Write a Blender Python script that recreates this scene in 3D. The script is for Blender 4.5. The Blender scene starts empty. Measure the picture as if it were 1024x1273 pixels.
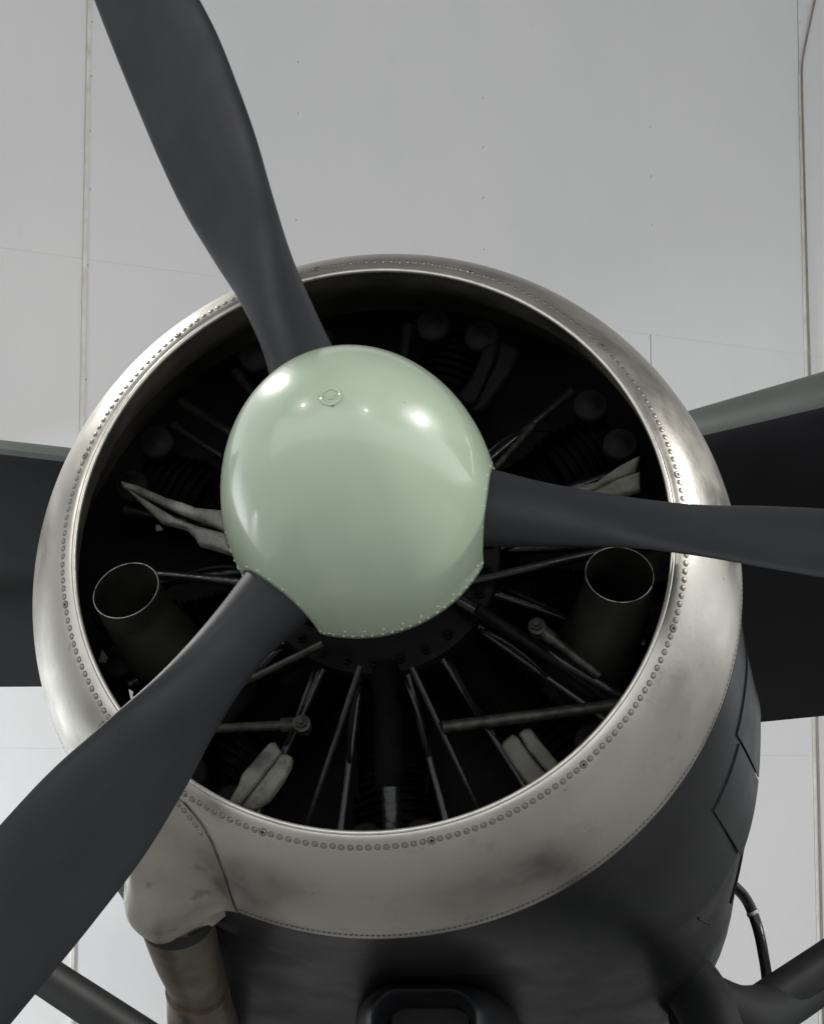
import bpy, bmesh, math, random
from mathutils import Vector, Matrix, noise
random.seed(7)
S = bpy.context.scene
COL = S.collection
PI = math.pi
R = math.radians

# ------------------------------------------------------------------ camera
cam = bpy.data.objects.new('camera', bpy.data.cameras.new('camera'))
COL.objects.link(cam)
cam.location = (0, 0, 1.6)
cam.rotation_euler = (R(97), 0, 0)
cam.data.sensor_fit = 'VERTICAL'
cam.data.sensor_height = 36
cam.data.lens = 79.18
cam.data.clip_end = 200
S.camera = cam

# ------------------------------------------------------------------ hall light
w = bpy.data.worlds.new('World'); S.world = w; w.use_nodes = True
w.node_tree.nodes['Background'].inputs[0].default_value = (0.96, 0.98, 1.0, 1)
w.node_tree.nodes['Background'].inputs[1].default_value = 1.0
S.view_settings.view_transform = 'Standard'
S.view_settings.look = 'None'
S.view_settings.exposure = 0.3
S.view_settings.gamma = 1

def lamp(name, loc, target, power, size, colour=(1, 1, 1), spread=180, size_y=None):
    d = bpy.data.lights.new(name, 'AREA'); d.energy = power; d.color = colour
    d.shape = 'DISK' if size_y is None else 'RECTANGLE'; d.size = size; d.spread = R(spread)
    if size_y is not None: d.size_y = size_y
    o = bpy.data.objects.new(name, d); COL.objects.link(o); o.location = loc
    o.rotation_euler = (Vector(target) - Vector(loc)).to_track_quat('-Z', 'Y').to_euler()
    return o
hub = (-0.07, 3.95, 2.04)
lamp('hall_lamp', (-3.76, 8.0, 6.2), hub, 170, .62, (1, .98, .95))
lamp('hall_lamp', (6.3, 4.5, 5.15), hub, 150, .55, (1, .98, .95))
lamp('hall_lamp', (-5.4, 1.3, 6.3), hub, 60, .35, (1, .98, .95))
lamp('hall_lamp', (4.5, -1.7, 6.3), hub, 60, .35, (1, .98, .95))
lamp('wall_floodlight', (-5.2, 6.2, .4), (-2.6, 10.6, 1.4), 150, .5, (.93, .97, 1), 120)
lamp('wall_floodlight', (5.2, 9.6, .4), (4.2, 14.6, 1.6), 22, .5, (1, 1, .98), 130)

# measured outlines of the small engine pieces, in the aircraft's own metres
GEO = {"B":{"ll":[[[-0.1872,0.109,-0.3477],[-0.1804,0.1074,-0.3422],[-0.1713,0.1065,-0.3421],[-0.1621,0.1083,-0.3564],[-0.1643,0.1098,-0.3637],[-0.1956,0.1194,-0.4021],[-0.2291,0.1295,-0.4416],[-0.2358,0.1319,-0.4519],[-0.2542,0.1319,-0.4417],[-0.2365,0.125,-0.4118],[-0.2321,0.1219,-0.3966]],[[-0.1607,0.1091,-0.3617],[-0.1507,0.1086,-0.3628],[-0.1416,0.109,-0.3687],[-0.1437,0.112,-0.3839],[-0.1614,0.1189,-0.4139],[-0.1815,0.1251,-0.4394],[-0.2152,0.1318,-0.4611],[-0.2312,0.1315,-0.452],[-0.2246,0.1293,-0.4426],[-0.191,0.1191,-0.4022]]],"l":[[[-0.4869,0.1402,0.1746],[-0.4474,0.1274,0.1584],[-0.3945,0.1094,0.1274],[-0.3585,0.0977,0.112],[-0.3327,0.0891,0.0981],[-0.2803,0.0729,0.0858],[-0.2704,0.0672,0.0439],[-0.3109,0.0804,0.067],[-0.362,0.0971,0.0929],[-0.4462,0.1257,0.144],[-0.4834,0.1381,0.1635]],[[-0.4726,0.1344,0.1567],[-0.3713,0.0991,0.0828],[-0.3303,0.0858,0.062],[-0.2701,0.0668,0.0379],[-0.2559,0.0618,-0.0023],[-0.3232,0.0823,0.0261],[-0.3341,0.0861,0.0449],[-0.3499,0.0915,0.0606],[-0.4011,0.1078,0.0818]]],"r":[[[0.3276,0.0897,0.1208],[0.37,0.1031,0.1346],[0.3985,0.1121,0.1439],[0.4419,0.1284,0.1824],[0.4784,0.1413,0.2065],[0.469,0.1349,0.1728],[0.4127,0.116,0.1429],[0.3805,0.1047,0.1197]],[[0.3854,0.106,0.1186],[0.4343,0.1231,0.1523],[0.4776,0.1375,0.1737],[0.4768,0.1339,0.1373],[0.4408,0.1222,0.1217],[0.4194,0.1154,0.114]]],"lr":[[[0.2258,0.1119,-0.353],[0.2282,0.1112,-0.3436],[0.2445,0.1111,-0.3302],[0.2538,0.1119,-0.3339],[0.2631,0.1136,-0.348],[0.2815,0.1168,-0.3738],[0.3022,0.12,-0.398],[0.3113,0.1217,-0.4133],[0.2903,0.1221,-0.4321],[0.2719,0.1199,-0.4183],[0.2443,0.1153,-0.3811]],[[0.2562,0.1116,-0.3283],[0.2656,0.1116,-0.3197],[0.2772,0.1123,-0.3196],[0.2911,0.1146,-0.3384],[0.3232,0.1197,-0.3781],[0.3323,0.1216,-0.3944],[0.316,0.1216,-0.4086],[0.2976,0.1189,-0.3877],[0.2723,0.1149,-0.3574]]],"ur":[[[0.1935,0.1133,0.4244],[0.2192,0.1142,0.4323],[0.212,0.1124,0.3951],[0.1761,0.1076,0.3053],[0.1579,0.1071,0.3039],[0.1467,0.1077,0.322],[0.1719,0.1101,0.3627]],[[0.2244,0.1144,0.4323],[0.2597,0.1145,0.4151],[0.2414,0.1121,0.3699],[0.1907,0.1075,0.293],[0.1689,0.1067,0.2876],[0.1804,0.1078,0.3069],[0.2194,0.1128,0.3991]]]},"T":[["push_rod",[-0.4194,0.12,-0.0172],[-0.2196,0.04,-0.0585],0.009,"g"],["push_rod",[0.1963,0.04,-0.056],[0.4119,0.12,0.0127],0.009,"g"],["push_rod",[0.183,0.03,-0.1179],[0.44,0.14,-0.2576],0.012,"g"],["push_rod",[0.2323,0.03,-0.1483],[0.4398,0.16,-0.2694],0.01,"k"],["push_rod",[0.1828,0.05,-0.3181],[0.4749,0.12,-0.2699],0.011,"m"],["push_rod",[-0.2324,0.08,-0.2419],[-0.1338,0.03,-0.2026],0.007,"m"],["push_rod",[-0.0368,0.04,-0.271],[-0.1203,0.16,-0.484],0.006,"g"],["push_rod",[0.0952,0.04,-0.2725],[0.191,0.16,-0.4685],0.006,"g"],["push_rod",[0.195,0.05,0.1371],[0.2904,0.16,0.2911],0.006,"m"],["push_rod",[-0.3823,0.14,0.3341],[-0.2021,0.05,0.1928],0.009,"k"],["oil_pipe",[0.0221,0.1,-0.2014],[0.0312,0.125,-0.4288],0.026,"d"],["oil_pipe",[0.0335,0.1,-0.4253],[0.0371,0.125,-0.5216],0.017,"g"],["link_rod",[-0.1196,0.06,-0.3224],[-0.2794,0.06,-0.3297],0.0085,"m"],["link_rod",[0.2916,0.06,-0.1508],[0.3984,0.09,-0.2312],0.0085,"m"]],"bolts":[[-0.1175,0.045,-0.3254],[0.2907,0.045,-0.1529]],"bits":[[[-0.4818,0.06,-0.1813],[-0.4708,0.06,-0.1965],[-0.4733,0.06,-0.2068],[-0.4871,0.06,-0.2048]],[[-0.4225,0.03,-0.2648],[-0.4146,0.03,-0.2695],[-0.4158,0.03,-0.2787],[-0.4082,0.03,-0.2788],[-0.4144,0.03,-0.2865],[-0.4184,0.03,-0.281]],[[-0.43,0.2,0.109],[-0.4228,0.2,0.1099],[-0.415,0.2,0.1001],[-0.4269,0.2,0.0967]]],"stain":[[-0.0209,0.005,0.5464]]}

# ------------------------------------------------------------------ materials
def mat(name, col, rough=.5, metal=0.0, coat=0.0, coat_rough=.08, spec=.5):
    m = bpy.data.materials.new(name); m.use_nodes = True
    b = m.node_tree.nodes['Principled BSDF']
    b.inputs['Base Color'].default_value = (*col, 1); b.inputs['Roughness'].default_value = rough
    b.inputs['Metallic'].default_value = metal; b.inputs['Coat Weight'].default_value = coat
    b.inputs['Coat Roughness'].default_value = coat_rough; b.inputs['Specular IOR Level'].default_value = spec
    return m
def nz(m, scale, detail=4, rough=.55, stretch=(1, 1, 1), lo=.35, hi=.65, loc=(0, 0, 0)):
    """a noise mask 0..1 in object space"""
    n = m.node_tree.nodes; l = m.node_tree.links
    tc = n.new('ShaderNodeTexCoord'); mp = n.new('ShaderNodeMapping'); mp.inputs['Scale'].default_value = stretch
    mp.inputs['Location'].default_value = loc
    t = n.new('ShaderNodeTexNoise'); t.inputs['Scale'].default_value = scale; t.inputs['Detail'].default_value = detail
    t.inputs['Roughness'].default_value = rough
    r = n.new('ShaderNodeMapRange'); r.inputs['From Min'].default_value = lo; r.inputs['From Max'].default_value = hi
    l.new(tc.outputs['Object'], mp.inputs['Vector']); l.new(mp.outputs[0], t.inputs['Vector']); l.new(t.outputs['Fac'], r.inputs['Value'])
    return r.outputs[0]
def mixcol(m, base, other, fac, weight=1.0):
    n = m.node_tree.nodes; l = m.node_tree.links
    x = n.new('ShaderNodeMix'); x.data_type = 'RGBA'
    for s, v in ((6, base), (7, other)):
        if isinstance(v, tuple): x.inputs[s].default_value = (*v, 1)
        else: l.new(v, x.inputs[s])
    if weight != 1.0:
        q = n.new('ShaderNodeMath'); q.operation = 'MULTIPLY'; q.inputs[1].default_value = weight
        l.new(fac, q.inputs[0]); fac = q.outputs[0]
    l.new(fac, x.inputs[0])
    return x.outputs[2]
def setcol(m, sock): m.node_tree.links.new(sock, m.node_tree.nodes['Principled BSDF'].inputs['Base Color'])
def setrough(m, fac, lo, hi):
    n = m.node_tree.nodes; l = m.node_tree.links
    r = n.new('ShaderNodeMapRange'); r.inputs['To Min'].default_value = lo; r.inputs['To Max'].default_value = hi
    l.new(fac, r.inputs['Value']); l.new(r.outputs[0], n['Principled BSDF'].inputs['Roughness'])
def bump(m, fac, dist, strength=1.0):
    n = m.node_tree.nodes; l = m.node_tree.links
    b = n.new('ShaderNodeBump'); b.inputs['Distance'].default_value = dist; b.inputs['Strength'].default_value = strength
    l.new(fac, b.inputs['Height'])
    p = n['Principled BSDF']
    if p.inputs['Normal'].links: l.new(p.inputs['Normal'].links[0].from_socket, b.inputs['Normal'])
    l.new(b.outputs[0], p.inputs['Normal'])

M = {}
m = M['green'] = mat('pale_green_paint', (.37, .475, .345), .3, 0, .6, .06)
c = mixcol(m, (.53, .645, .48), (.49, .605, .455), nz(m, 5, 5)); setcol(m, mixcol(m, c, (.16, .17, .12), nz(m, 55, 3, lo=.755, hi=.79), .6))
bump(m, nz(m, 6, 2, lo=.2, hi=.8), .004, .55); bump(m, nz(m, 260, 2, lo=.2, hi=.8), .0006, .12)
m = M['prop'] = mat('charcoal_propeller_paint', (.02, .021, .024), .42, spec=.38)
setcol(m, mixcol(m, (.019, .020, .0235), (.025, .026, .030), nz(m, 14, 6, stretch=(.4, 1, 1))))
setrough(m, nz(m, 9, 5), .46, .58); bump(m, nz(m, 400, 2), .0005, .12)
m = M['black'] = mat('black_cowl_paint', (.03, .031, .036), .42, spec=.36)
setcol(m, mixcol(m, (.0065, .007, .0082), (.013, .0135, .0155), nz(m, 5, 7, .65)))
setrough(m, nz(m, 7, 6), .32, .46); bump(m, nz(m, 4, 1, lo=.2, hi=.8), .003, .12)
m = M['metal'] = mat('bare_dull_steel', (.47, .45, .40), .36, 1)
c = mixcol(m, (.565, .548, .50), (.42, .40, .345), nz(m, 3.2, 6, .6, lo=.35, hi=.7), .4)
c = mixcol(m, c, (.30, .27, .22), nz(m, 17, 6, .6, lo=.60, hi=.74), .35)
c = mixcol(m, c, (.16, .145, .115), nz(m, 34, 4, .5, lo=.70, hi=.78, loc=(3, 1, 2)), .5)
setcol(m, c); setrough(m, nz(m, 11, 6), .30, .46)
bump(m, nz(m, 4, 2, lo=.2, hi=.8), .004, .25); bump(m, nz(m, 90, 4), .0007, .15)
m = M['lip'] = mat('polished_lip', (.68, .65, .57), .34, .75)
setcol(m, mixcol(m, (.80, .77, .69), (.45, .41, .32), nz(m, 30, 4, lo=.55, hi=.75), .7)); bump(m, nz(m, 60, 3), .0006, .3)
m = M['rivet'] = mat('steel_rivet', (.36, .34, .29), .4, 1)
m = M['grime'] = mat('rivet_grime', (.15, .14, .115), .55, .5)
m = M['hole'] = mat('dark_recess', (.008, .008, .008), .7)
m = M['exhaust'] = mat('heat_stained_steel', (.25, .225, .18), .45, .85)
c = mixcol(m, (.24, .215, .17), (.12, .10, .075), nz(m, 7, 7, .65)); c = mixcol(m, c, (.20, .075, .035), nz(m, 22, 6, .65, lo=.58, hi=.72), .7)
setcol(m, c); setrough(m, nz(m, 12, 5), .36, .6); bump(m, nz(m, 12, 4), .003, .4)
m = M['strut'] = mat('matt_black_strut', (.012, .0125, .0125), .62, spec=.25)
setcol(m, mixcol(m, (.010, .0105, .0105), (.017, .0175, .0175), nz(m, 6, 6)))
m = M['outlet'] = mat('smoked_steel', (.36, .34, .28), .42, .95)
c = mixcol(m, (.50, .485, .44), (.34, .32, .265), nz(m, 4, 6, .6)); setcol(m, mixcol(m, c, (.10, .085, .065), nz(m, 18, 6, .6, lo=.58, hi=.74), .7))
setrough(m, nz(m, 11, 6), .34, .52); bump(m, nz(m, 7, 3), .004, .4)
m = M['liner'] = mat('sooty_liner', (.05, .046, .036), .5, .5)
setcol(m, mixcol(m, (.22, .205, .165), (.06, .055, .044), nz(m, 6, 6)))
m = M['engine'] = mat('black_engine_enamel', (.010, .010, .011), .55, spec=.12)
setcol(m, mixcol(m, (.0022, .0022, .0024), (.0078, .0076, .0066), nz(m, 12, 6))); bump(m, nz(m, 40, 4), .001, .3)
m = M['barrel'] = mat('matt_black_barrel', (.003, .003, .003), .7, spec=.045)
setcol(m, mixcol(m, (.0012, .0012, .0012), (.0042, .004, .0036), nz(m, 12, 6)))
m = M['gloss'] = mat('gloss_black_tube', (.008, .008, .0085), .24, 0, 0, spec=.45); bump(m, nz(m, 60, 4), .001, .4)
m = M['dusty'] = mat('dusty_steel_rod', (.10, .095, .085), .45, .5)
setcol(m, mixcol(m, (.055, .052, .045), (.012, .0115, .01), nz(m, 50, 5), .9)); bump(m, nz(m, 90, 4), .001, .3)
m = M['beige'] = mat('weathered_shaded_grey_green_sheet', (.31, .31, .26), .5)
c = mixcol(m, (.26, .26, .215), (.07, .067, .055), nz(m, 6, 6, .65, lo=.42, hi=.62)); setcol(m, mixcol(m, c, (.05, .045, .035), nz(m, 38, 5, lo=.64, hi=.74), .8)); bump(m, nz(m, 40, 4), .0012, .3)  # broad dark mottle mixes dirt with painted-in shade
m = M['duct'] = mat('dark_intake_paint', (.02, .019, .017), .6, spec=.25)
setcol(m, mixcol(m, (.011, .0105, .0095), (.022, .021, .018), nz(m, 16, 6)))
m = M['edge'] = mat('worn_pipe_edge', (.42, .40, .36), .45, .6)
setcol(m, mixcol(m, (.45, .43, .39), (.10, .09, .08), nz(m, 60, 4, lo=.5, hi=.66)))
m = M['under'] = mat('matt_black_wing_paint', (.011, .011, .012), .7, spec=.2)
setcol(m, mixcol(m, (.006, .006, .007), (.010, .010, .0115), nz(m, 3, 5)))
m = M['upper'] = mat('grey_green_camouflage', (.15, .175, .15), .5)
setcol(m, mixcol(m, (.058, .070, .062), (.070, .082, .076), nz(m, 6, 5)))
m = m = M['shaded'] = mat('shaded_sheet', (.09, .088, .072), .55)  # darker copy of the baffle sheet, the dimmer light painted into its colour
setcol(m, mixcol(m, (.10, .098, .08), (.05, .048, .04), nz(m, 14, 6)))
m = M['dark'] = mat('deep_shade_sheet', (.004, .004, .0035), .7, spec=.1)  # baffle sheet again, deep shade painted in as near black
m = M['tag'] = mat('white_tag', (.7, .7, .68), .5)
m = M['rubber'] = mat('black_rubber', (.012, .012, .012), .55)
setcol(m, mixcol(m, (.012, .012, .012), (.022, .022, .022), nz(m, 20, 4)))
m = M['cable'] = mat('brown_cable_sheath', (.20, .18, .15), .6)
setcol(m, mixcol(m, (.20, .18, .15), (.27, .25, .21), nz(m, 8, 3)))
m = M['wall'] = mat('white_wall_panel', (.62, .625, .625), .55)
c = mixcol(m, (.715, .71, .705), (.665, .665, .665), nz(m, .6, 5, .6, stretch=(1, 1, .5))); setcol(m, mixcol(m, c, (.5, .49, .47), nz(m, 7, 7, .7, lo=.62, hi=.8), .3)); bump(m, nz(m, 1.1, 2, lo=.2, hi=.8), .02, .22)
m = M['strip'] = mat('white_joint_strip', (.66, .65, .61), .45); setcol(m, mixcol(m, (.72, .71, .68), (.58, .55, .50), nz(m, 9, 5)))
m = M['screw'] = mat('wall_screw', (.48, .48, .47), .5, .1)
m = M['backing'] = mat('wall_backing', (.42, .42, .42), .8)
m = M['unseen_ceiling'] = mat('grey_ceiling', (.3, .3, .3), .7)
setcol(m, mixcol(m, (.28, .28, .28), (.33, .33, .33), nz(m, .4, 4)))
m = M['floor'] = mat('grey_hall_floor', (.25, .255, .25), .45)
setcol(m, mixcol(m, (.32, .325, .32), (.37, .37, .365), nz(m, 1.5, 6)))

# ------------------------------------------------------------------ helpers
def link(name, bm, material, parent=None, smooth=True, sharp=None, matrix=None):
    me = bpy.data.meshes.new(name); bm.normal_update(); bm.to_mesh(me); bm.free()
    for k in (material if isinstance(material, (list, tuple)) else [material]): me.materials.append(M[k])
    if smooth:
        me.polygons.foreach_set('use_smooth', [True] * len(me.polygons))
        if sharp is not None: me.set_sharp_from_angle(angle=R(sharp))
    o = bpy.data.objects.new(name, me); COL.objects.link(o)
    if parent: o.parent = parent
    if matrix is not None: o.matrix_local = matrix
    return o
def again(src, parent, matrix=None):
    o = src.copy(); COL.objects.link(o); o.parent = parent
    if matrix is not None: o.matrix_local = matrix
    return o
def grid(bm, rows, closed=True, mi=0):
    vs = [[bm.verts.new(p) for p in r] for r in rows]
    n = len(rows[0])
    for a, b in zip(vs, vs[1:]):
        for i in range(n if closed else n - 1):
            j = (i + 1) % n
            f = bm.faces.new((a[i], b[i], b[j], a[j])); f.material_index = mi
    return vs
def cap(bm, ring, mi=0):
    f = bm.faces.new(ring); f.material_index = mi
def lathe(bm, prof, n=64, axis='y', cy=(0, 0), mi=0, a0=0, a1=2 * PI):
    """prof: list of (r, y) turned round the Y axis"""
    full = abs(a1 - a0 - 2 * PI) < 1e-6
    cnt = n if full else n + 1
    rows = []
    for r, y in prof:
        rows.append([Vector((cy[0] + r * math.cos(a0 + (a1 - a0) * i / n), y, cy[1] + r * math.sin(a0 + (a1 - a0) * i / n))) for i in range(cnt)])
    return grid(bm, rows, full, mi)
def frames(pts):
    pts = [Vector(p) for p in pts]; out = []; up = None
    for i, p in enumerate(pts):
        t = (pts[min(i + 1, len(pts) - 1)] - pts[max(i - 1, 0)]).normalized()
        if up is None: up = Vector((0, 0, 1)) if abs(t.z) < .9 else Vector((1, 0, 0))
        x = up.cross(t).normalized(); up = t.cross(x).normalized()
        out.append((p, x, up))
    return out
def smooth_path(pts, k=6):
    pts = [Vector(p) for p in pts]
    P_ = [pts[0] * 2 - pts[1]] + pts + [pts[-1] * 2 - pts[-2]]; out = []
    for i in range(1, len(P_) - 2):
        for j in range(k):
            t = j / k; a, b, c, d = P_[i - 1:i + 3]
            out.append(.5 * ((2 * b) + (c - a) * t + (2 * a - 5 * b + 4 * c - d) * t * t + (3 * b - a - 3 * c + d) * t ** 3))
    return out + [pts[-1]]
def tube(bm, pts, rad, n=14, caps=True, squash=1.0, mi=0):
    fr = frames(pts); rows = []
    for i, (p, x, u) in enumerate(fr):
        r = rad(i / (len(fr) - 1)) if callable(rad) else rad
        rows.append([p + x * (r * math.cos(2 * PI * k / n)) + u * (r * squash * math.sin(2 * PI * k / n)) for k in range(n)])
    vs = grid(bm, rows, True, mi)
    if caps: cap(bm, vs[0], mi); cap(bm, vs[-1][::-1], mi)
    return vs
def box(bm, c, s, mat4=None, mi=0, bevel=0):
    r = bmesh.ops.create_cube(bm, size=1.0)
    for v in r['verts']:
        v.co = Vector((v.co.x * s[0] + c[0], v.co.y * s[1] + c[1], v.co.z * s[2] + c[2]))
        if mat4 is not None: v.co = mat4 @ v.co
    if bevel:
        es = list({e for v in r['verts'] for e in v.link_edges})
        bmesh.ops.bevel(bm, geom=es, offset=bevel, segments=2, affect='EDGES')
def align(p, n, spin=0.0):
    """matrix putting local +Z on n at p"""
    return Matrix.Translation(p) @ Vector(n).to_track_quat('Z', 'Y').to_matrix().to_4x4() @ Matrix.Rotation(spin, 4, 'Z')
def BM(): return bmesh.new()

# ------------------------------------------------------------------ floor and wall
bm = BM(); box(bm, (3, 7, -.05), (44, 30, .1))
o = link('floor', bm, 'floor', smooth=False); o['kind'] = 'structure'

bm = BM(); box(bm, (3, 7, 9.4), (44, 30, .12))  # out of view, added to cut the light from overhead
o = link('unseen_ceiling', bm, 'unseen_ceiling', smooth=False); o['kind'] = 'structure'
UD = Vector((math.sin(R(58)), math.cos(R(58)), 0)); ND = Vector((math.cos(R(58)), -math.sin(R(58)), 0))   # along the wall, out of the wall
MW = Matrix(((UD.x, ND.x, 0, -5.5276), (UD.y, ND.y, 0, 8.846), (0, 0, 1, 0), (0, 0, 0, 1)))                        # (s, out, z) -> world
wall = bpy.data.objects.new('hangar_wall', None); COL.objects.link(wall)
wall.matrix_world = MW
wall['label'] = 'pale grey hangar wall of large screwed panels behind the aircraft'; wall['category'] = 'wall'; wall['kind'] = 'thing'
bm = BM(); box(bm, (7, -.2, 4.5), (30, .3, 9.4)); link('backing', bm, 'backing', wall, smooth=False)
seams = [-6.38 + 1.2145 * k for k in range(22)]
levels = [.0, 1.797, 4.285, 6.775, 9.2]
PW = None
panels = {}
for i in range(len(seams) - 1):
    for j in range(4):
        s0, s1, z0, z1 = seams[i], seams[i + 1], levels[j], levels[j + 1]
        big = .0035
        gl = big if (abs(s0 - 4.54) < .1 or abs(s0 - 9.4) < .1 or (abs(s0 - 8.18) < .1 and j < 2)) else .00001
        gr = big if (abs(s1 - 4.54) < .1 or abs(s1 - 9.4) < .1 or (abs(s1 - 8.18) < .1 and j < 2)) else .00001
        gz = .00035
        bm = BM(); t = 0
        box(bm, ((s0 + gl + s1 - gr) / 2, -.03 + .014 + t, (z0 + z1) / 2), (s1 - gr - s0 - gl, .028, z1 - z0 - 2 * gz))
        p = link('panel', bm, 'wall', wall, smooth=False); panels[(i, j)] = p
        if j >= 1 and -1 < i:
            bm = BM(); k = 0
            zz = z0 + .07
            while zz < z1 - .03:
                if random.random() < .55:
                    r_ = bmesh.ops.create_cone(bm, cap_ends=True, segments=8, radius1=.005, radius2=.0035, depth=.003)
                    mm = Matrix.Translation((s0 + .02 + random.uniform(-.004, .004), t + .0005, zz)) @ Matrix.Rotation(R(-90), 4, 'X')
                    for v in r_['verts']: v.co = mm @ v.co
                zz += .298 + random.uniform(-.01, .01)
            o = link('screw_row', bm, 'screw', p); o['kind'] = 'stuff'
for s, z0, z1 in ((4.545, 1.8, 9.2), (4.545, 0, 1.796), (9.405, 0, 1.796), (9.405, 1.8, 6.1)):
    bm = BM(); box(bm, (s + .004, .0045, (z0 + z1) / 2), (.022, .008, z1 - z0), bevel=.002)
    link('joint_strip', bm, 'strip', wall, smooth=False)

pts = []
for s, z in ((9.75, 7.2), (9.62, 6.85), (9.50, 6.45), (9.432, 6.2), (9.418, 6.05), (9.42, 5.6), (9.424, 5.0), (9.428, 4.5), (9.432, 4.1), (9.43, 3.3), (9.43, 2.6), (9.43, .1)):
    pts.append(MW @ Vector((s, .014, z)))
bm = BM(); tube(bm, smooth_path(pts, 6), .0065, 8)
o = link('cable', bm, 'cable'); o['label'] = 'thin brown cable running down the wall joint at the upper right'; o['category'] = 'cable'

# ------------------------------------------------------------------ aircraft
MA = Matrix(((0.99617118, 0.08606632, 0.0153483), (-0.08716518, 0.96429129, 0.25008908), (0.00672401, -0.25046937, 0.96810117)))
TA = Vector((-0.0731324, 3.95254955, 2.039696))
BASE = Vector((TA.x, TA.y + .3, 0))
craft = bpy.data.objects.new('aircraft', None); COL.objects.link(craft)
craft.matrix_world = Matrix.Translation(BASE) @ MA.to_4x4()
craft['label'] = 'black propeller aircraft with pale green spinner and bare metal ring round its radial engine'; craft['category'] = 'aircraft'
OFF = Matrix.Translation(MA.transposed() @ (TA - BASE))
def part(name, bm, material, sharp=35, local=None, smooth=True):
    return link(name, bm, material, craft, smooth, sharp, OFF @ local if local is not None else OFF)
def sub(name, bm, material, parent, sharp=35, local=None, smooth=True, stuff=False):
    o = link(name, bm, material, parent, smooth, sharp, local)
    if stuff: o['kind'] = 'stuff'
    return o
def L2W(p): return MA @ Vector(p) + TA
I4 = Matrix.Identity(4)

PHI = [113.2, 233.2, 353.2]
# --- spinner
RS, YB, LT, NE, ME = .234, -.14, .43, 2.0, 1.9
def spin_r(y):
    u = max(0, min(1, (YB - y) / LT)); return RS * (1 - u ** NE) ** (1 / ME)
def rim(th):
    y = YB
    for p in PHI:
        d = abs((math.degrees(th) - p + 180) % 360 - 180) / 20.5
        if d < 1: y = min(y, YB - .125 * (1 - d ** 2.4) ** .6)
    return y
NT = 360
rows = []
for k in range(49):
    f = k / 48; row = []
    for i in range(NT):
        th = 2 * PI * i / NT; yr = rim(th); u0 = (YB - yr) / LT
        u = math.sin(math.asin(u0) + (PI / 2 - math.asin(u0)) * f) if k < 48 else 1
        y = YB - LT * min(u, .99995); r = spin_r(y)
        row.append(Vector((r * math.cos(th), y, r * math.sin(th))))
    rows.append(row)
bm = BM(); vs = grid(bm, rows); bmesh.ops.remove_doubles(bm, verts=bm.verts, dist=1e-6)
bmesh.ops.recalc_face_normals(bm, faces=bm.faces)
spinner = part('spinner', bm, 'green', 60)
md = spinner.modifiers.new('skin', 'SOLIDIFY'); md.thickness = .004; md.offset = -1
def spin_n(p):
    e = 1e-4; F = lambda q: (math.hypot(q[0], q[2]) / RS) ** ME + (max(0, YB - q[1]) / LT) ** 2
    g = Vector([F([p[j] + (e if j == i else 0) for j in range(3)]) - F([p[j] - (e if j == i else 0) for j in range(3)]) for i in range(3)])
    return g.normalized()
pn = Vector((-.0028, -.5687, .0153)); pn.y = YB - LT * (1 - (math.hypot(pn.x, pn.z) / RS) ** ME) ** .5
bm = BM(); prof = [(.0125, .0), (.0125, .0012), (.0145, .002), (.0165, .0012), (.0165, .0)]
lathe(bm, [(r, y) for r, y in prof], 28); lathe(bm, [(.0065, 0), (.006, .0022), (.003, .0026), (.0001, .0024)], 20)
lathe(bm, [(.0035, .0024), (.0032, .0036), (.0001, .0038)], 12)
for v in bm.verts: v.co = Vector((v.co.x, -v.co.z, v.co.y))
bmesh.ops.recalc_face_normals(bm, faces=bm.faces)
sub('nose_fastener', bm, 'green', spinner, local=align(pn, spin_n(pn)))
bm = BM(); pos = []
for i in range(0, 360, 4):
    th = R(i); yr = rim(th)
    if min(abs((i - p + 180) % 360 - 180) for p in PHI) > 22: pos.append((th + random.uniform(-.004, .004), YB - .012))
    if i % 8 == 0 and min(abs((i - p + 180) % 360 - 180) for p in PHI) > 24: pos.append((th + .02, YB - .034))
for p in PHI:
    for d in (-25, -21, -14, -7, 0, 7, 14, 21, 25):
        th = R(p + d); pos.append((th, rim(th) - .016))
for th, y in pos:
    r = spin_r(y); p = Vector((r * math.cos(th), y, r * math.sin(th)))
    q = bmesh.ops.create_uvsphere(bm, u_segments=8, v_segments=5, radius=.0025)
    mm = align(p, spin_n(p)) @ Matrix.Diagonal((1, 1, .7, 1))
    for v in q['verts']: v.co = mm @ v.co
sub('rivet_row', bm, 'green', spinner, stuff=True)
bm = BM(); v1 = lathe(bm, [(.222, YB + .012), (.222, YB + .02), (.10, YB + .022)], 72); cap(bm, lathe(bm, [(.222, YB + .012), (.001, YB + .012)], 72)[-1])
part('spinner_backplate', bm, 'engine')
bm = BM(); v1 = lathe(bm, [(.02, -.33), (.085, -.32), (.10, -.28), (.10, -.13), (.075, -.10), (.075, .05)], 40)
part('propeller_hub', bm, 'engine')

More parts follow.
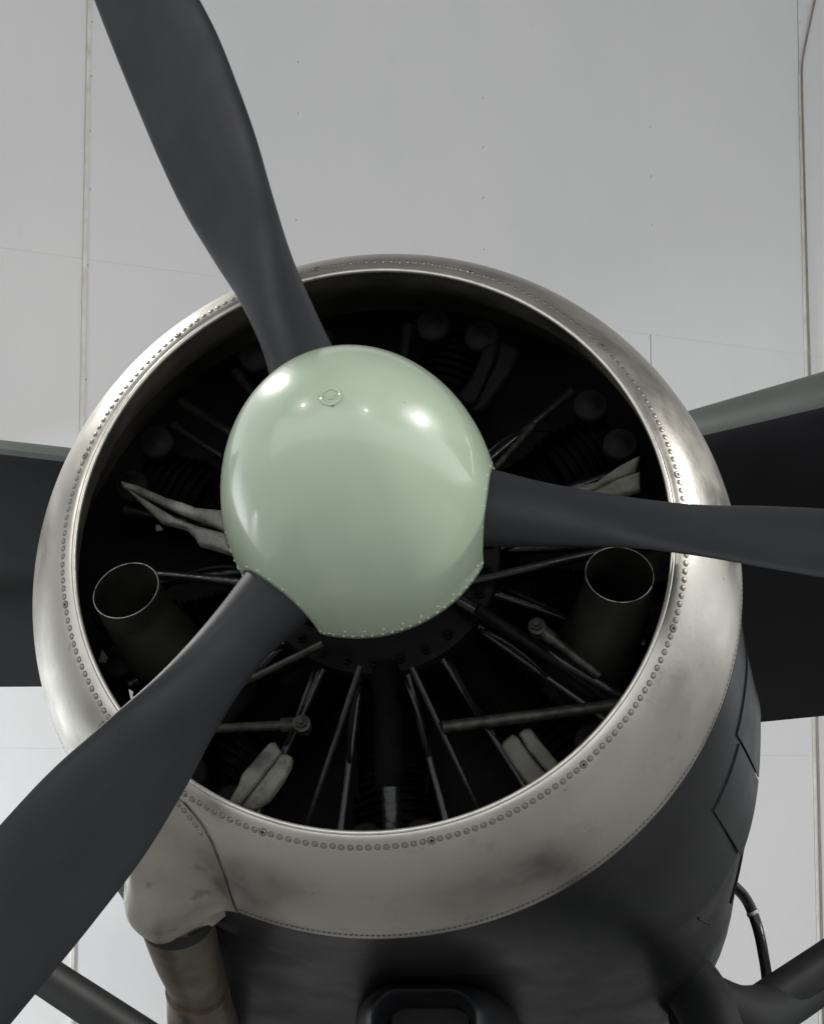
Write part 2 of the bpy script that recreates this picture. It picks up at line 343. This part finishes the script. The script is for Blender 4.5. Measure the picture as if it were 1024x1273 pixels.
# --- propeller blades: leading and trailing edge as (tangential, axial) at each radius
KN = [.10, .2, .32, .44, .56, .68, .8, .92, 1.04, 1.16, 1.3, 1.44, 1.56, 1.63, 1.665]
TL = [.066, .0677, .0509, .0506, .0647, .0793, .0844, .0843, .0829, .0799, .074, .065, .05, .033, .01]
YL = [-.195, -.1936, -.1874, -.1588, -.1268, -.1185, -.1214, -.1213, -.1217, -.1228, -.13, -.14, -.158, -.172, -.188]
TR = [-.066, -.0657, -.0598, -.0581, -.0699, -.0848, -.0933, -.0974, -.0911, -.0858, -.078, -.068, -.052, -.035, -.012]
YR = [-.2, -.2007, -.2142, -.236, -.2562, -.2677, -.2658, -.2663, -.2674, -.2692, -.264, -.254, -.236, -.222, -.206]
TH = [.066, .064, .046, .031, .0215, .0175, .0155, .014, .0125, .011, .009, .0075, .006, .005, .004]
def herm(V, x):
    n = len(KN); i = max(0, min(n - 2, next((j for j in range(n) if KN[j] > x), n - 1) - 1))
    def d(j):
        if j == 0: return (V[1] - V[0]) / (KN[1] - KN[0])
        if j == n - 1: return (V[-1] - V[-2]) / (KN[-1] - KN[-2])
        h0 = KN[j] - KN[j - 1]; h1 = KN[j + 1] - KN[j]
        return ((V[j] - V[j - 1]) / h0 * h1 + (V[j + 1] - V[j]) / h1 * h0) / (h0 + h1)
    h = KN[i + 1] - KN[i]; t = (x - KN[i]) / h
    return (2 * t ** 3 - 3 * t * t + 1) * V[i] + (t ** 3 - 2 * t * t + t) * h * d(i) + (-2 * t ** 3 + 3 * t * t) * V[i + 1] + (t ** 3 - t * t) * h * d(i + 1)
rows = []
for k in range(101):
    r = .10 + 1.565 * k / 100
    a = Vector((r, herm(YL, r), herm(TL, r))); b = Vector((r, herm(YR, r), herm(TR, r)))
    mid = (a + b) / 2; half = (b - a) / 2; nrm = Vector((1, 0, 0)).cross(half).normalized()
    if nrm.y > 0: nrm = -nrm                                    # towards the front
    th = herm(TH, r); row = []
    thin = max(0, min(1, (r - .22) / .4))
    for j in range(48):
        q = 2 * PI * j / 48; c, s = math.cos(q), math.sin(q)
        if s >= 0: off = th * (1 + .25 * thin) * (s ** (1 + .15 * thin))
        else: off = -th * (1 - .55 * thin) * ((-s) ** (1 + .3 * thin))
        shift = thin * .22 * (1 - c * c)                        # thickest nearer the leading edge
        row.append(mid + half * (c + shift) + nrm * off)
    rows.append(row)
bm = BM(); vs = grid(bm, rows); cap(bm, vs[0]); cap(bm, vs[-1][::-1]); bmesh.ops.recalc_face_normals(bm, faces=bm.faces)
blade = part('propeller_blade', bm, 'prop', 50, Matrix.Rotation(R(-PHI[0]), 4, 'Y'))
for p in PHI[1:]: again(blade, craft, OFF @ Matrix.Rotation(R(-p), 4, 'Y'))

# --- exhaust collector ring
def ring(a, th, d=0.0):
    (r0, y0), (r1, y1) = prof(max(0, a - .01)), prof(min(PI / 2, a + .01))
    nr, ny = y1 - y0, -(r1 - r0); l = math.hypot(nr, ny); nr /= l; ny /= l
    r, y = prof(a); r += nr * d; y += ny * d
    return Vector((r * math.cos(th), y, r * math.sin(th))), Vector((nr * math.cos(th), ny, nr * math.sin(th)))
def prof(a): return (.535 + .127 * max(0, math.sin(a)) ** 1.38, .245 * (1 - max(0, math.cos(a)) ** 1.38))
bm = BM(); lathe(bm, [prof(PI / 2 * i / 40) for i in range(41)] + [(.660, .249), (.652, .247)], 320)
bmesh.ops.recalc_face_normals(bm, faces=bm.faces)
exring = part('collector_ring', bm, 'metal', 40)
bm = BM(); lathe(bm, [(.5305 + .0042 * math.cos(q), .0015 + .0048 * math.sin(q)) for q in [2 * PI * i / 12 for i in range(13)]], 320)
bmesh.ops.recalc_face_normals(bm, faces=bm.faces)
sub('lip', bm, 'lip', exring)
bm = BM(); lathe(bm, [(.531, .004), (.534, .05), (.545, .10), (.575, .18), (.61, .26), (.63, .36)], 160)
bmesh.ops.recalc_face_normals(bm, faces=bm.faces); bmesh.ops.reverse_faces(bm, faces=bm.faces)
part('inner_liner', bm, 'liner')
def flat(bm, rings, mi):
    vs = [[bm.verts.new((r * math.cos(2 * PI * i / 10), r * math.sin(2 * PI * i / 10), z)) for i in range(10)] for r, z in rings]
    for a, b in zip(vs, vs[1:]):
        for i in range(10):
            f = bm.faces.new((a[i], a[(i + 1) % 10], b[(i + 1) % 10], b[i])); f.material_index = mi
    f = bm.faces.new(vs[-1]); f.material_index = mi
bm = BM(); flat(bm, [(.0061, -.0006), (.0057, .0002)], 1); flat(bm, [(.0044, .0), (.0039, .0009), (.0021, .0013)], 0)
riv = None
NR = 228
AR = math.asin((.0185 / .127) ** (1 / 1.38))
for i in range(NR):
    th = 2 * PI * (i + .5) / NR
    if i % 19 == 7: continue
    p, n = ring(AR + random.uniform(-.004, .004), th + random.uniform(-.001, .001))
    if riv is None: riv = sub('rivet', bm, ['rivet', 'grime'], exring, local=align(p, n))
    else: again(riv, exring, align(p, n, random.uniform(0, .6)))
bm = BM(); flat(bm, [(.0078, -.0004), (.0074, .0007)], 1); flat(bm, [(.0058, .0005), (.0052, .0014), (.0034, .0014)], 0); flat(bm, [(.0031, .0012), (.0028, .0017)], 2)
scr = None
for i in range(7, NR, 19):
    p, n = ring(AR, 2 * PI * (i + .5) / NR)
    if scr is None: scr = sub('screw', bm, ['rivet', 'grime', 'hole'], exring, local=align(p, n))
    else: again(scr, exring, align(p, n))
bm = BM()
for i in range(430):
    th = 2 * PI * i / 430; p, n = ring(R(81), th)
    mm = align(p, n)
    q = bmesh.ops.create_circle(bm, cap_ends=True, segments=6, radius=.0034)
    for v in q['verts']: v.co = mm @ (v.co + Vector((0, 0, .0006)))
sub('rear_rivet_row', bm, 'grime', exring, stuff=True)
# patch sheet over the exhaust outlet, lower left
edge = [(.36, -123.5), (.46, -119.7), (.60, -117.0), (.76, -115.2), (.98, -113.6), (1.28, -112.5), (1.571, -112.0)]
bm = BM(); pts = [ring(a, R(t), .0024)[0] for a, t in edge]
tube(bm, smooth_path(pts, 6), .0010, 6)
sub('patch_edge', bm, 'grime', exring)
for a, t in ((.42, -124.4), (.445, -123.0), (.48, -121.6), (.525, -120.3), (.58, -119.1)):
    p, n = ring(a, R(t), .0012); again(riv, exring, align(p, n))

# --- exhaust outlet and tail pipe, lower left
def bulge(th, y):
    d = (math.degrees(th) + 123.3 + 30 * max(0, .2 - y)) / 6.8; f = max(0, min(1, (y - .03) / .26)); f = f * f * (3 - 2 * f)
    return .114 * f * math.exp(-abs(d) ** 3.2)
bm = BM(); rows = []
for k in range(40):
    f = k / 39; row = []
    for i in range(97):
        a = .36 + (PI / 2 - .36) * min(1, f / .72); j = max(q for q in range(6) if edge[q][0] <= a + 1e-6); t1 = edge[j][1] + (edge[j + 1][1] - edge[j][1]) * min(1, (a - edge[j][0]) / (edge[j + 1][0] - edge[j][0]))
        th = R(-145 + (t1 + 145) * i / 96)
        if f < .72:
            p, n = ring(a, th, .0012)
        else:
            y_ = .245 + .072 * (f - .72) / .28; q = .662 - .024 * min(1, (f - .72) / .06) * max(0, 1 - bulge(th, y_) / .03); p = Vector((q * math.cos(th), .245 + .072 * (f - .72) / .28, q * math.sin(th)))
        h = bulge(th, p.y); base = .0018 if h < .004 else 0
        p += Vector((math.cos(th), 0, math.sin(th))) * h
        row.append(p)
    rows.append(row)
vs = grid(bm, rows, False)
ex = bmesh.ops.extrude_edge_only(bm, edges=[e for e in bm.edges if e.is_boundary and all(abs(v.co.y - .317) < .001 for v in e.verts)])
for v in [q for q in ex['geom'] if isinstance(q, bmesh.types.BMVert)]:
    v.co += -Vector((v.co.x, 0, v.co.z)).normalized() * .006 - Vector((0, .01, 0))
bmesh.ops.recalc_face_normals(bm, faces=bm.faces)
part('exhaust_outlet', bm, 'outlet', 60)
EX2 = [(-.370, .302, -.594), (-.374, .32, -.604), (-.373, .42, -.648), (-.369, .49, -.678), (-.366, .545, -.702)]
bm = BM(); tube(bm, smooth_path(EX2, 8), lambda f: .069 - .015 * max(0, (f - .25) / .75) ** .9, 32)
pipe = part('exhaust_pipe', bm, 'exhaust')
bm = BM(); tube(bm, [(-.370, .302, -.594), (-.374, .32, -.604), (-.374, .329, -.608)], .0700, 32); sub('joint_gap_shade', bm, 'hole', pipe)  # black collar painted in for the shadowed gap at the joint
EX3 = [(-.368, .535, -.700), (-.372, .60, -.730), (-.376, .68, -.770), (-.395, .85, -.855), (-.41, 1.05, -.94), (-.42, 1.3, -1.0)]
bm = BM(); tube(bm, smooth_path(EX3, 8), lambda f: .058 + .012 * min(1, f * 2.5), 32)
tailp = part('exhaust_pipe', bm, 'exhaust')
bm = BM(); a, c = Vector(EX3[0]), Vector(EX3[1]); tube(bm, [a, a + (c - a) * .12], .0605, 32)
sub('clamp_band', bm, 'exhaust', tailp)
bm = BM(); tube(bm, [Vector(p) + Vector((.052, -.02, .012)) for p in EX3[:4]], .0028, 8); sub('weld_seam', bm, 'grime', tailp)

# --- cowling, gill flaps, fuselage
def sup(th, wx, wt, wb, n, zc=0):
    c, s = math.cos(th), math.sin(th); wz = wt if s > 0 else wb
    side = max(0, min(1, .5 - c * 2)); n = n - (n - 2) * .45 * side; wx = wx * (1 - .05 * side)
    k = (abs(c / wx) ** n + abs(s / wz) ** n) ** (-1 / n)
    up = max(0, min(1, (s + .22) / .27)); up = up * up * (3 - 2 * up); k = k * (1 - up) + min(.62, wx, wt) * up
    return Vector((k * c, 0, k * s + zc))
def loft(bm, secs, n=160, th0=0, th1=2 * PI):
    full = abs(th1 - th0 - 2 * PI) < 1e-6; rows = []
    for y, wx, wt, wb, e, zc in secs:
        row = []
        for i in range(n if full else n + 1):
            p = sup(th0 + (th1 - th0) * i / n, wx, wt, wb, e, zc); p.y = y; row.append(p)
        rows.append(row)
    return grid(bm, rows, full)
def skin(t, y, d=0.0):
    """radius vector of the cowl skin at angle t, station y: round above, squarer below"""
    f = max(0, min(1, (y - .246) / .33)); c, s = math.cos(t), math.sin(t)
    up = max(0, min(1, (s + .22) / .27)); up = up * up * (3 - 2 * up)
    side = max(0, min(1, .5 - c * 2)); n = 2 + (1.6 - 1.3 * side) * f; wx = .662 + (.042 - .048 * side) * f
    a = (abs(c / wx) ** n + abs(s / (.662 + .010 * f)) ** n) ** (-1 / n)
    r = a * (1 - up) + (.660 - .02 * f) * up + d
    return Vector((r * c, y, r * s))
bm = BM(); rows = [[skin(2 * PI * i / 240, .2462, -.012) for i in range(240)]]
for k in range(13): rows.append([skin(2 * PI * i / 240, .248 + .31 * k / 12) for i in range(240)])
rows.append([skin(2 * PI * i / 240, .558, -.012) for i in range(240)]); rows.append([skin(2 * PI * i / 240, .45, -.02) for i in range(240)])
grid(bm, rows); bmesh.ops.recalc_face_normals(bm, faces=bm.faces)
part('cowling', bm, 'black', 40)
for k, (t0, t1, y0, y1, lift) in enumerate(((-9, 3, .36, .545, .001), (-22.5, -9.6,   .345, .57, .002), (-34, -23.1, .37, .565, .003), (174, 189, .36, .545, .004), (189.6, 202.5, .345, .575, .006), (203.1, 214, .37, .565, .003))):
    bm = BM(); rows = []
    for j in range(9):
        f = j / 8; y = y0 + (y1 - y0) * f
        rows.append([skin(R(t0 + (t1 - t0) * i / 12), y, .0035 + lift * f * f) for i in range(13)])
    grid(bm, rows, False)
    ex = bmesh.ops.extrude_face_region(bm, geom=bm.faces[:])
    for v in [g for g in ex['geom'] if isinstance(g, bmesh.types.BMVert)]: v.co -= Vector((v.co.x, 0, v.co.z)).normalized() * .003
    bmesh.ops.recalc_face_normals(bm, faces=bm.faces)
    part('gill_flap', bm, 'black', 30)
bm = BM(); loft(bm, [(.40, .650, .60, .650, 2.6, 0), (.50, .684, .60, .662, 3.3, 0), (.56, .698, .60, .667, 3.6, 0), (.7, .695, .58, .675, 3.8, 0), (.9, .69, .56, .70, 4, 0), (1.15, .69, .55, .735, 4, 0), (1.4, .67, .55, .75, 3.6, 0), (1.8, .60, .55, .70, 3, 0), (2.6, .52, .6, .55, 2.6, 0.02), (4, .42, .5, .42, 2.2, .12), (6, .22, .28, .22, 2, .42), (7.4, .06, .08, .06, 2, .62)], 128)
bmesh.ops.recalc_face_normals(bm, faces=bm.faces)
fus = part('fuselage', bm, 'black', 40)
def fus_pt(y, th, wx, wb, e): 
    p = sup(th, wx, .6, wb, e, 0); p.y = y; return p
# panel joints on the fuselage side
for pl in ([(.60, -44), (.66, -43.0), (.72, -42.0)], [(.72, -30), (.80, -33), (.86, -36)]):
    bm = BM(); pts = []
    for y, t in pl:
        f = (y - .56) / .34; p = fus_pt(y, R(t), .698 - .006 * f, .667 + .03 * f, 3.6 + .4 * f); pts.append(p + Vector((p.x, 0, p.z)).normalized() * .001)
    tube(bm, smooth_path(pts, 5), .0028, 6)
    sub('panel_joint', bm, 'hole', fus)
# oil cooler scoop under the nose
def rrect(w, h, r, n=6):
    out = []
    for cx, cz, a in ((w - r, h - r, 0), (-w + r, h - r, 90), (-w + r, -h + r, 180), (w - r, -h + r, 270)):
        for i in range(n + 1):
            q = R(a + 90 * i / n); out.append((cx + r * math.cos(q), cz + r * math.sin(q)))
    return out
bm = BM(); rows = []
for y, w_, h_, r_ in ((.80, .080, .05, .04), (.66, .084, .055, .042), (.60, .088, .058, .045), (.575, .093, .063, .048), (.568, .099, .069, .052), (.578, .106, .077, .056), (.62, .116, .088, .06), (.70, .135, .10, .065), (.85, .16, .11, .07), (1.1, .17, .11, .07), (1.5, .10, .05, .03)):
    rows.append([Vector((.058 + x, y, -.764 + z + .10 * max(0, y - .7))) for x, z in rrect(w_, h_, r_)])
vs = grid(bm, rows); cap(bm, vs[0]); bmesh.ops.recalc_face_normals(bm, faces=bm.faces)
sc = part('oil_cooler_scoop', bm, 'black', 50)
bm = BM(); box(bm, (.058, .72, -.752), (.15, .004, .1)); sub('cooler_face', bm, 'hole', sc)

# --- wings and their struts, undercarriage
def lerp(a, b, t): return [x + (y - x) * t for x, y in zip(a, b)]
def wing(le0, le1, te0, te1, t0, t1, thick):
    bm = BM(); rows = []
    N = 40
    for k in range(13):
        t = t0 + (t1 - t0) * k / 12
        le, te = Vector(lerp(le0, le1, t)), Vector(lerp(te0, te1, t)); ch = te - le; up = Vector((0, 0, 1)); up = (up - ch * up.dot(ch) / ch.dot(ch)).normalized()
        c = ch.length; row = []
        for j in range(N):
            q = 2 * PI * j / N; x = (1 - math.cos(q)) / 2
            yt = 5 * thick * .2 * (2.969 * math.sqrt(x) - 1.26 * x - 3.516 * x * x + 2.843 * x ** 3 - 1.036 * x ** 4) * c
            off = yt * 1.35 if q < PI else -yt * .65
            row.append(le + ch * x + up * off)
        rows.append(row)
    vs = grid(bm, rows)
    for f in bm.faces:
        pass
    cap(bm, vs[0]); cap(bm, vs[-1][::-1]); bmesh.ops.recalc_face_normals(bm, faces=bm.faces)
    bm.faces.ensure_lookup_table()
    for i in range(12):
        for j in range(N):
            f = bm.faces[i * N + j]; f.material_index = 1 if (j < N // 2 or j >= N - 1) else 0
    return part('wing', bm, ['under', 'upper'], 40)
wing((-1.265, 2.7, 1.322), (-1.485, 2.7, 1.354), (-1.26, 4.6, 1.155), (-1.485, 4.6, 1.156), -4.2, 14, .05)
wing((.72, 2.7, 1.382), (1.068, 2.5, 1.383), (.735, 4.5, .935), (1.055, 4.5, .965), -1.2, 8, .10)
for s in (-1, 1):
    bm = BM()
    a, b = (Vector((.60, 1.2, -.705)), Vector((2.6, 3.02, .81))) if s > 0 else (Vector((-.60, 1.3, -.70)), Vector((-3.1, 3.65, .87)))
    d = (b - a).normalized(); fw = (Vector((0, 1, 0)) - d * d.y).normalized(); nn = d.cross(fw)
    rows = []
    for k in range(11):
        t = k / 10; p = a + (b - a) * t; w_ = .066 - .015 * abs(t - .4)
        rows.append([p + fw * (w_ * math.cos(2 * PI * j / 20)) + nn * (.048 * math.sin(2 * PI * j / 20)) for j in range(20)])
    vs = grid(bm, rows); cap(bm, vs[0]); cap(bm, vs[-1][::-1]); bmesh.ops.recalc_face_normals(bm, faces=bm.faces)
    part('wing_strut', bm, 'strut', 50)
    # streamlined leg down to the wheel
    bm = BM(); path = smooth_path([(s * .40, 1.12, -.50), (s * .50, 1.04, -.64), (s * .55, .97, -.80), (s * .70, .87, -1.2), (s * .84, .80, -1.55)], 6)
    rows = []
    path = [p + Vector((.09, -.02, .01)) for p in path] if s > 0 else path
    if s < 0: path = [p + Vector((.07, .1, 0)) for p in path]
    for k, p in enumerate(path):
        t = k / (len(path) - 1)
        rows.append([p + Vector((.055 * math.sin(2 * PI * j / 24) * s, (.10 - .02 * t) * math.cos(2 * PI * j / 24) + .03, .03 * math.sin(2 * PI * j / 24))) for j in range(24)])
    vs = grid(bm, rows); cap(bm, vs[0]); cap(bm, vs[-1][::-1]); bmesh.ops.recalc_face_normals(bm, faces=bm.faces)
    part('undercarriage_leg', bm, 'strut', 50)
    bm = BM()
    wc = Vector((s * .88, .80, 0)); wc.z = (.36 - (MA[2][0] * wc.x + MA[2][1] * wc.y + TA.z)) / MA[2][2]
    prof_ = [(.12, -.05), (.17, -.06), (.24, -.085), (.31, -.085), (.35, -.05), (.36, 0), (.35, .05), (.31, .085), (.24, .085), (.17, .06), (.12, .05)]
    lathe(bm, [(r, y) for r, y in prof_], 36)
    for v in bm.verts: v.co = Vector((v.co.y, v.co.x, v.co.z)) + wc
    bmesh.ops.recalc_face_normals(bm, faces=bm.faces)
    wh = part('wheel', bm, 'rubber')
    bm = BM(); v1 = lathe(bm, [(.125, -.055), (.125, .055)], 30); cap(bm, v1[0]); cap(bm, v1[1][::-1])
    for v in bm.verts: v.co = Vector((v.co.y, v.co.x, v.co.z)) + wc
    bmesh.ops.recalc_face_normals(bm, faces=bm.faces)
    sub('wheel_hub', bm, 'black', wh)
bm = BM(); tube(bm, smooth_path([(.57, 1.05, -.64), (.66, 1.12, -.66), (.74, 1.30, -.62), (.82, 1.42, -.575), (.95, 1.54, -.49)], 6), lambda f: .075 - .045 * f ** 1.5, 20)
part('strut_fairing', bm, 'strut')
# curved breather pipe on the right
HO = [(.60, 1.27, -.32), (.655, 1.3, -.331), (.686, 1.35, -.335), (.716, 1.4, -.357), (.737, 1.42, -.408), (.747, 1.4, -.475), (.750, 1.35, -.555), (.74, 1.3, -.66)]
bm = BM(); tube(bm, smooth_path(HO, 8), .0125, 14)
ho = part('breather_pipe', bm, 'gloss')
bm = BM(); a = Vector((.7285, 1.411, -.382)); d = Vector((.5, .3, -1)).normalized(); tube(bm, [a - d * .004, a + d * .004], .0148, 14); sub('clip', bm, 'edge', ho)

# --- engine
bm = BM(); v1 = lathe(bm, [(.632, .36), (.05, .37)], 96); cap(bm, v1[-1]); bmesh.ops.recalc_face_normals(bm, faces=bm.faces)
part('firewall', bm, 'engine')
bm = BM(); lathe(bm, [(.07, -.11), (.105, -.10), (.118, -.05), (.125, .0), (.135, .04), (.18, .07), (.222, .095), (.226, .11), (.212, .12), (.205, .14), (.215, .16), (.22, .30), (.1, .33)], 72)
bmesh.ops.recalc_face_normals(bm, faces=bm.faces)
case = part('crankcase', bm, 'engine')
bm = BM(); r0 = bmesh.ops.create_cone(bm, cap_ends=True, segments=6, radius1=.0085, radius2=.0085, depth=.01)
r0 = bmesh.ops.create_cone(bm, cap_ends=True, segments=10, radius1=.0045, radius2=.0042, depth=.02, matrix=Matrix.Translation((0, 0, .008)))
nut = None
for i in range(27):
    th = 2 * PI * (i + .3) / 27; mm = align(Vector((.205 * math.cos(th), .083, .205 * math.sin(th))), Vector((0, -1, 0)), i)
    if nut is None: nut = sub('nut', bm, 'engine', case, 20, mm)
    else: again(nut, case, mm)
def cyl_mesh():
    bm = BM(); pr_ = [(.062, .20)]
    for k in range(15):
        x = .225 + .0105 * k; q = .0655 + .001 * (k % 3)
        pr_ += [(.062, x), (q, x + .001), (q, x + .003), (.062, x + .004)]
    rows = [[Vector((x, .262 + r * math.cos(2 * PI * i / 28), r * math.sin(2 * PI * i / 28))) for i in range(28)] for r, x in pr_]
    grid(bm, rows); bmesh.ops.recalc_face_normals(bm, faces=bm.faces); return bm
def head_mesh():
    bm = BM(); rows = []
    for k in range(8):
        x = .385 + .018 * k; s_ = .076 - .003 * abs(k - 2)
        for dx, f in ((0, .82), (.002, 1), (.006, 1), (.008, .82)):
            rows.append([Vector((x + dx, .262 + s_ * f * math.cos(2 * PI * i / 28), s_ * f * 1.05 * math.sin(2 * PI * i / 28))) for i in range(28)])
    vs = grid(bm, rows); cap(bm, vs[0]); cap(bm, vs[-1][::-1]); bmesh.ops.recalc_face_normals(bm, faces=bm.faces); return bm
def cover_mesh():
    bm = BM(); v = lathe(bm, [(.0001, .158), (.010, .158), (.014, .160), (.029, .161), (.033, .165), (.034, .19), (.03, .22)], 24)
    for q in bm.verts: q.co = Vector((q.co.x + .505, q.co.y, q.co.z))
    bmesh.ops.recalc_face_normals(bm, faces=bm.faces); return bm
first = None
for i in range(9):
    ang = -86 + 40 * i; X = Matrix.Rotation(R(-ang), 4, 'Y')
    if first is None:
        first = part('cylinder', cyl_mesh(), 'barrel', 40, X)
        hd = sub('cylinder_head', head_mesh(), 'barrel', first, 40)
        rc = [sub('rocker_cover', cover_mesh(), 'engine', first, 40, Matrix.Rotation(R(-d), 4, 'Y')) for d in (-5.5, 5.5)]
    else:
        c_ = again(first, craft, OFF @ X)
        again(hd, c_)
        for q in rc: again(q, c_)

lead = None
for i in range(9):
    for d in (-1, 1):
        X = Matrix.Rotation(R(86 - 40 * i), 4, 'Y')
        if lead is None or d == 1 and i == 0:
            bm = BM(); tube(bm, smooth_path([(.215, .12, d * .03), (.25, .095, d * .045), (.31, .11, d * .062), (.37, .15, d * .07), (.42, .19, d * .06)], 5), .0042, 8)
            o = part('ignition_lead', bm, 'engine' if d < 0 else 'gloss', 50, X); lead = lead or {}; lead[d] = o
        else: again(lead[d], craft, OFF @ X)
rod0 = None
for i in range(9):
    for d in (-11, 11):
        X = Matrix.Rotation(R(86 - 40 * i - d), 4, 'Y')
        if rod0 is None:
            bm = BM(); p0, p1 = Vector((.20, .12, 0)), Vector((.50, .175, 0)); tube(bm, [p0 + (p1 - p0) * k / 8 for k in range(9)], lambda f: .0085 if .08 < f < .9 else .012, 14)
            rod0 = part('push_rod', bm, 'gloss', 50, X)
        else: again(rod0, craft, OFF @ X)
from mathutils.geometry import delaunay_2d_cdt
def seg_dist(p, a, c):
    d = c - a; t = max(0, min(1, (p - a).dot(d) / d.dot(d))); return (p - a - d * t).length
def edge_points(poly):
    return [Vector(poly[i]).lerp(Vector(poly[(i + 1) % len(poly)]), t / 3) for i in range(len(poly)) for t in range(3)]
def pillow(poly, depth, wide):
    """thin pressed sheet with rolled edges over an outline; outline points are (x, y, z), seen along y"""
    out = [Vector((p[0], p[2])) for p in edge_points(poly)]
    cx = sum(p[0] for p in poly) / len(poly); cz = sum(p[2] for p in poly) / len(poly); cyy = sum(p[1] for p in poly) / len(poly)
    sxx = szz = sxz = sxy = szy = 0
    for x, y, z in poly:
        x -= cx; z -= cz; y -= cyy; sxx += x * x; szz += z * z; sxz += x * z; sxy += x * y; szy += z * y
    D = sxx * szz - sxz * sxz; gx, gz_ = (sxy * szz - szy * sxz) / D, (szy * sxx - sxy * sxz) / D
    n = len(out); pts = list(out); st = .0055
    x = min(p.x for p in out)
    inside = lambda p: sum(((out[i].y > p.y) != (out[(i + 1) % n].y > p.y)) and p.x < (out[(i + 1) % n].x - out[i].x) * (p.y - out[i].y) / (out[(i + 1) % n].y - out[i].y) + out[i].x for i in range(n)) % 2
    while x < max(p.x for p in out):
        z = min(p.y for p in out)
        while z < max(p.y for p in out):
            q = Vector((x + .001 * math.sin(z * 900), z))
            if inside(q) and min(seg_dist(q, out[i], out[(i + 1) % n]) for i in range(n)) > .0018: pts.append(q)
            z += st
        x += st
    vs, _, fs, *_r = delaunay_2d_cdt(pts, [(i, (i + 1) % n) for i in range(n)], [], 1, 1e-6)
    bm = BM(); bv = []
    for q in vs:
        d = min(wide, min(seg_dist(q, out[i], out[(i + 1) % n]) for i in range(n))) / wide
        bv.append(bm.verts.new((q.x, cyy + gx * (q.x - cx) + gz_ * (q.y - cz) - depth * math.sqrt(max(0, 2 * d - d * d)), q.y)))
    for f in fs:
        try: bm.faces.new([bv[i] for i in f])
        except ValueError: pass
    bmesh.ops.recalc_face_normals(bm, faces=bm.faces)
    ex = bmesh.ops.extrude_edge_only(bm, edges=[e for e in bm.edges if e.is_boundary])
    for v in [q for q in ex['geom'] if isinstance(q, bmesh.types.BMVert)]: v.co.y += .018
    bmesh.ops.recalc_face_normals(bm, faces=bm.faces)
    return bm
for key, pair in GEO['B'].items():
    for poly in pair:
        o = part('baffle', pillow(poly, .003, .0045), {'lr': 'shaded', 'ur': 'dark'}.get(key, 'beige'), 70)
for name, a, b, r_, mk in GEO['T']:
    bm = BM(); a, b = Vector(a), Vector(b); n_ = 9
    if name == 'push_rod':
        if a.x ** 2 + a.z ** 2 > b.x ** 2 + b.z ** 2: a, b = b, a
        a = a - (b - a).normalized() * .06 + Vector((0, .035, 0))
    tube(bm, [a + (b - a) * i / n_ for i in range(n_ + 1)], r_, 24)
    o = part(name, bm, {'g': 'gloss', 'k': 'engine', 'm': 'dusty', 'd': 'barrel'}[mk], 40)
    if name == 'link_rod':
        bm = BM(); d = (b - a).normalized(); tube(bm, [a, a + d * .035, a + d * .036], lambda f: .0125, 14); sub('rod_end', bm, 'dusty', o)
for p in GEO['bolts']:
    bm = BM(); p = Vector(p)
    lathe(bm, [(.0001, .004), (.0155, .004), (.0155, .0), (.012, -.001), (.006, -.001)], 20)
    bmesh.ops.create_cone(bm, cap_ends=True, segments=6, radius1=.0105, radius2=.0105, depth=.009, matrix=Matrix.Translation((0, -.006, 0)) @ Matrix.Rotation(R(90), 4, 'X'))
    bmesh.ops.create_cone(bm, cap_ends=True, segments=12, radius1=.006, radius2=.0055, depth=.02, matrix=Matrix.Translation((0, -.01, 0)) @ Matrix.Rotation(R(90), 4, 'X'))
    bmesh.ops.create_cone(bm, cap_ends=True, segments=14, radius1=.014, radius2=.014, depth=.03, matrix=Matrix.Translation((0, .018, 0)) @ Matrix.Rotation(R(90), 4, 'X'))
    part('bolt', bm, 'dusty', 30, Matrix.Translation(p))
for (poly, mk, nm) in zip(GEO['bits'], ('dusty', 'tag', 'beige'), ('bracket', 'lock_tab', 'bracket')):
    bm = BM(); f = bm.faces.new([bm.verts.new(p) for p in poly])
    ex = bmesh.ops.extrude_face_region(bm, geom=[f])
    for v in [g for g in ex['geom'] if isinstance(g, bmesh.types.BMVert)]: v.co.y += .006
    bmesh.ops.recalc_face_normals(bm, faces=bm.faces); part(nm, bm, mk, 20, smooth=False)
# air intake pipes, left and right
for path in ([(-.432, 0, -.092), (-.424, .05, -.112), (-.400, .11, -.142), (-.355, .20, -.185), (-.31, .30, -.21)], [(.436, 0, -.076), (.430, .05, -.096), (.415, .11, -.122), (.385, .20, -.165), (.36, .30, -.19)]):
    bm = BM(); P_ = smooth_path(path, 6); rad = lambda f: .060 + .028 * max(0, f - .25)
    fr = frames(P_); n = 40; rows = []
    for i, (p, x, u) in enumerate(fr):
        f = i / (len(fr) - 1); r_ = rad(f); rows.append([p + x * (r_ * math.cos(2 * PI * k / n)) + u * (r_ * 1.08 * math.sin(2 * PI * k / n)) for k in range(n)])
    ins = []
    for i, (p, x, u) in enumerate(fr[:16]):
        f = i / (len(fr) - 1); r_ = rad(f) - .0018; ins.append([p + x * (r_ * math.cos(2 * PI * k / n)) + u * (r_ * 1.08 * math.sin(2 * PI * k / n)) for k in range(n)])
    vs = grid(bm, ins[::-1] + rows); cap(bm, vs[0]); bmesh.ops.recalc_face_normals(bm, faces=bm.faces)
    ip = part('intake_pipe', bm, 'duct', 60)
    bm = BM(); p, x, u = fr[0]
    tube(bm, [p + x * (.0592 * math.cos(2 * PI * k / 48)) + u * (.0592 * 1.08 * math.sin(2 * PI * k / 48)) for k in range(49)], .0009, 8, False)
    sub('pipe_rim', bm, 'edge', ip)
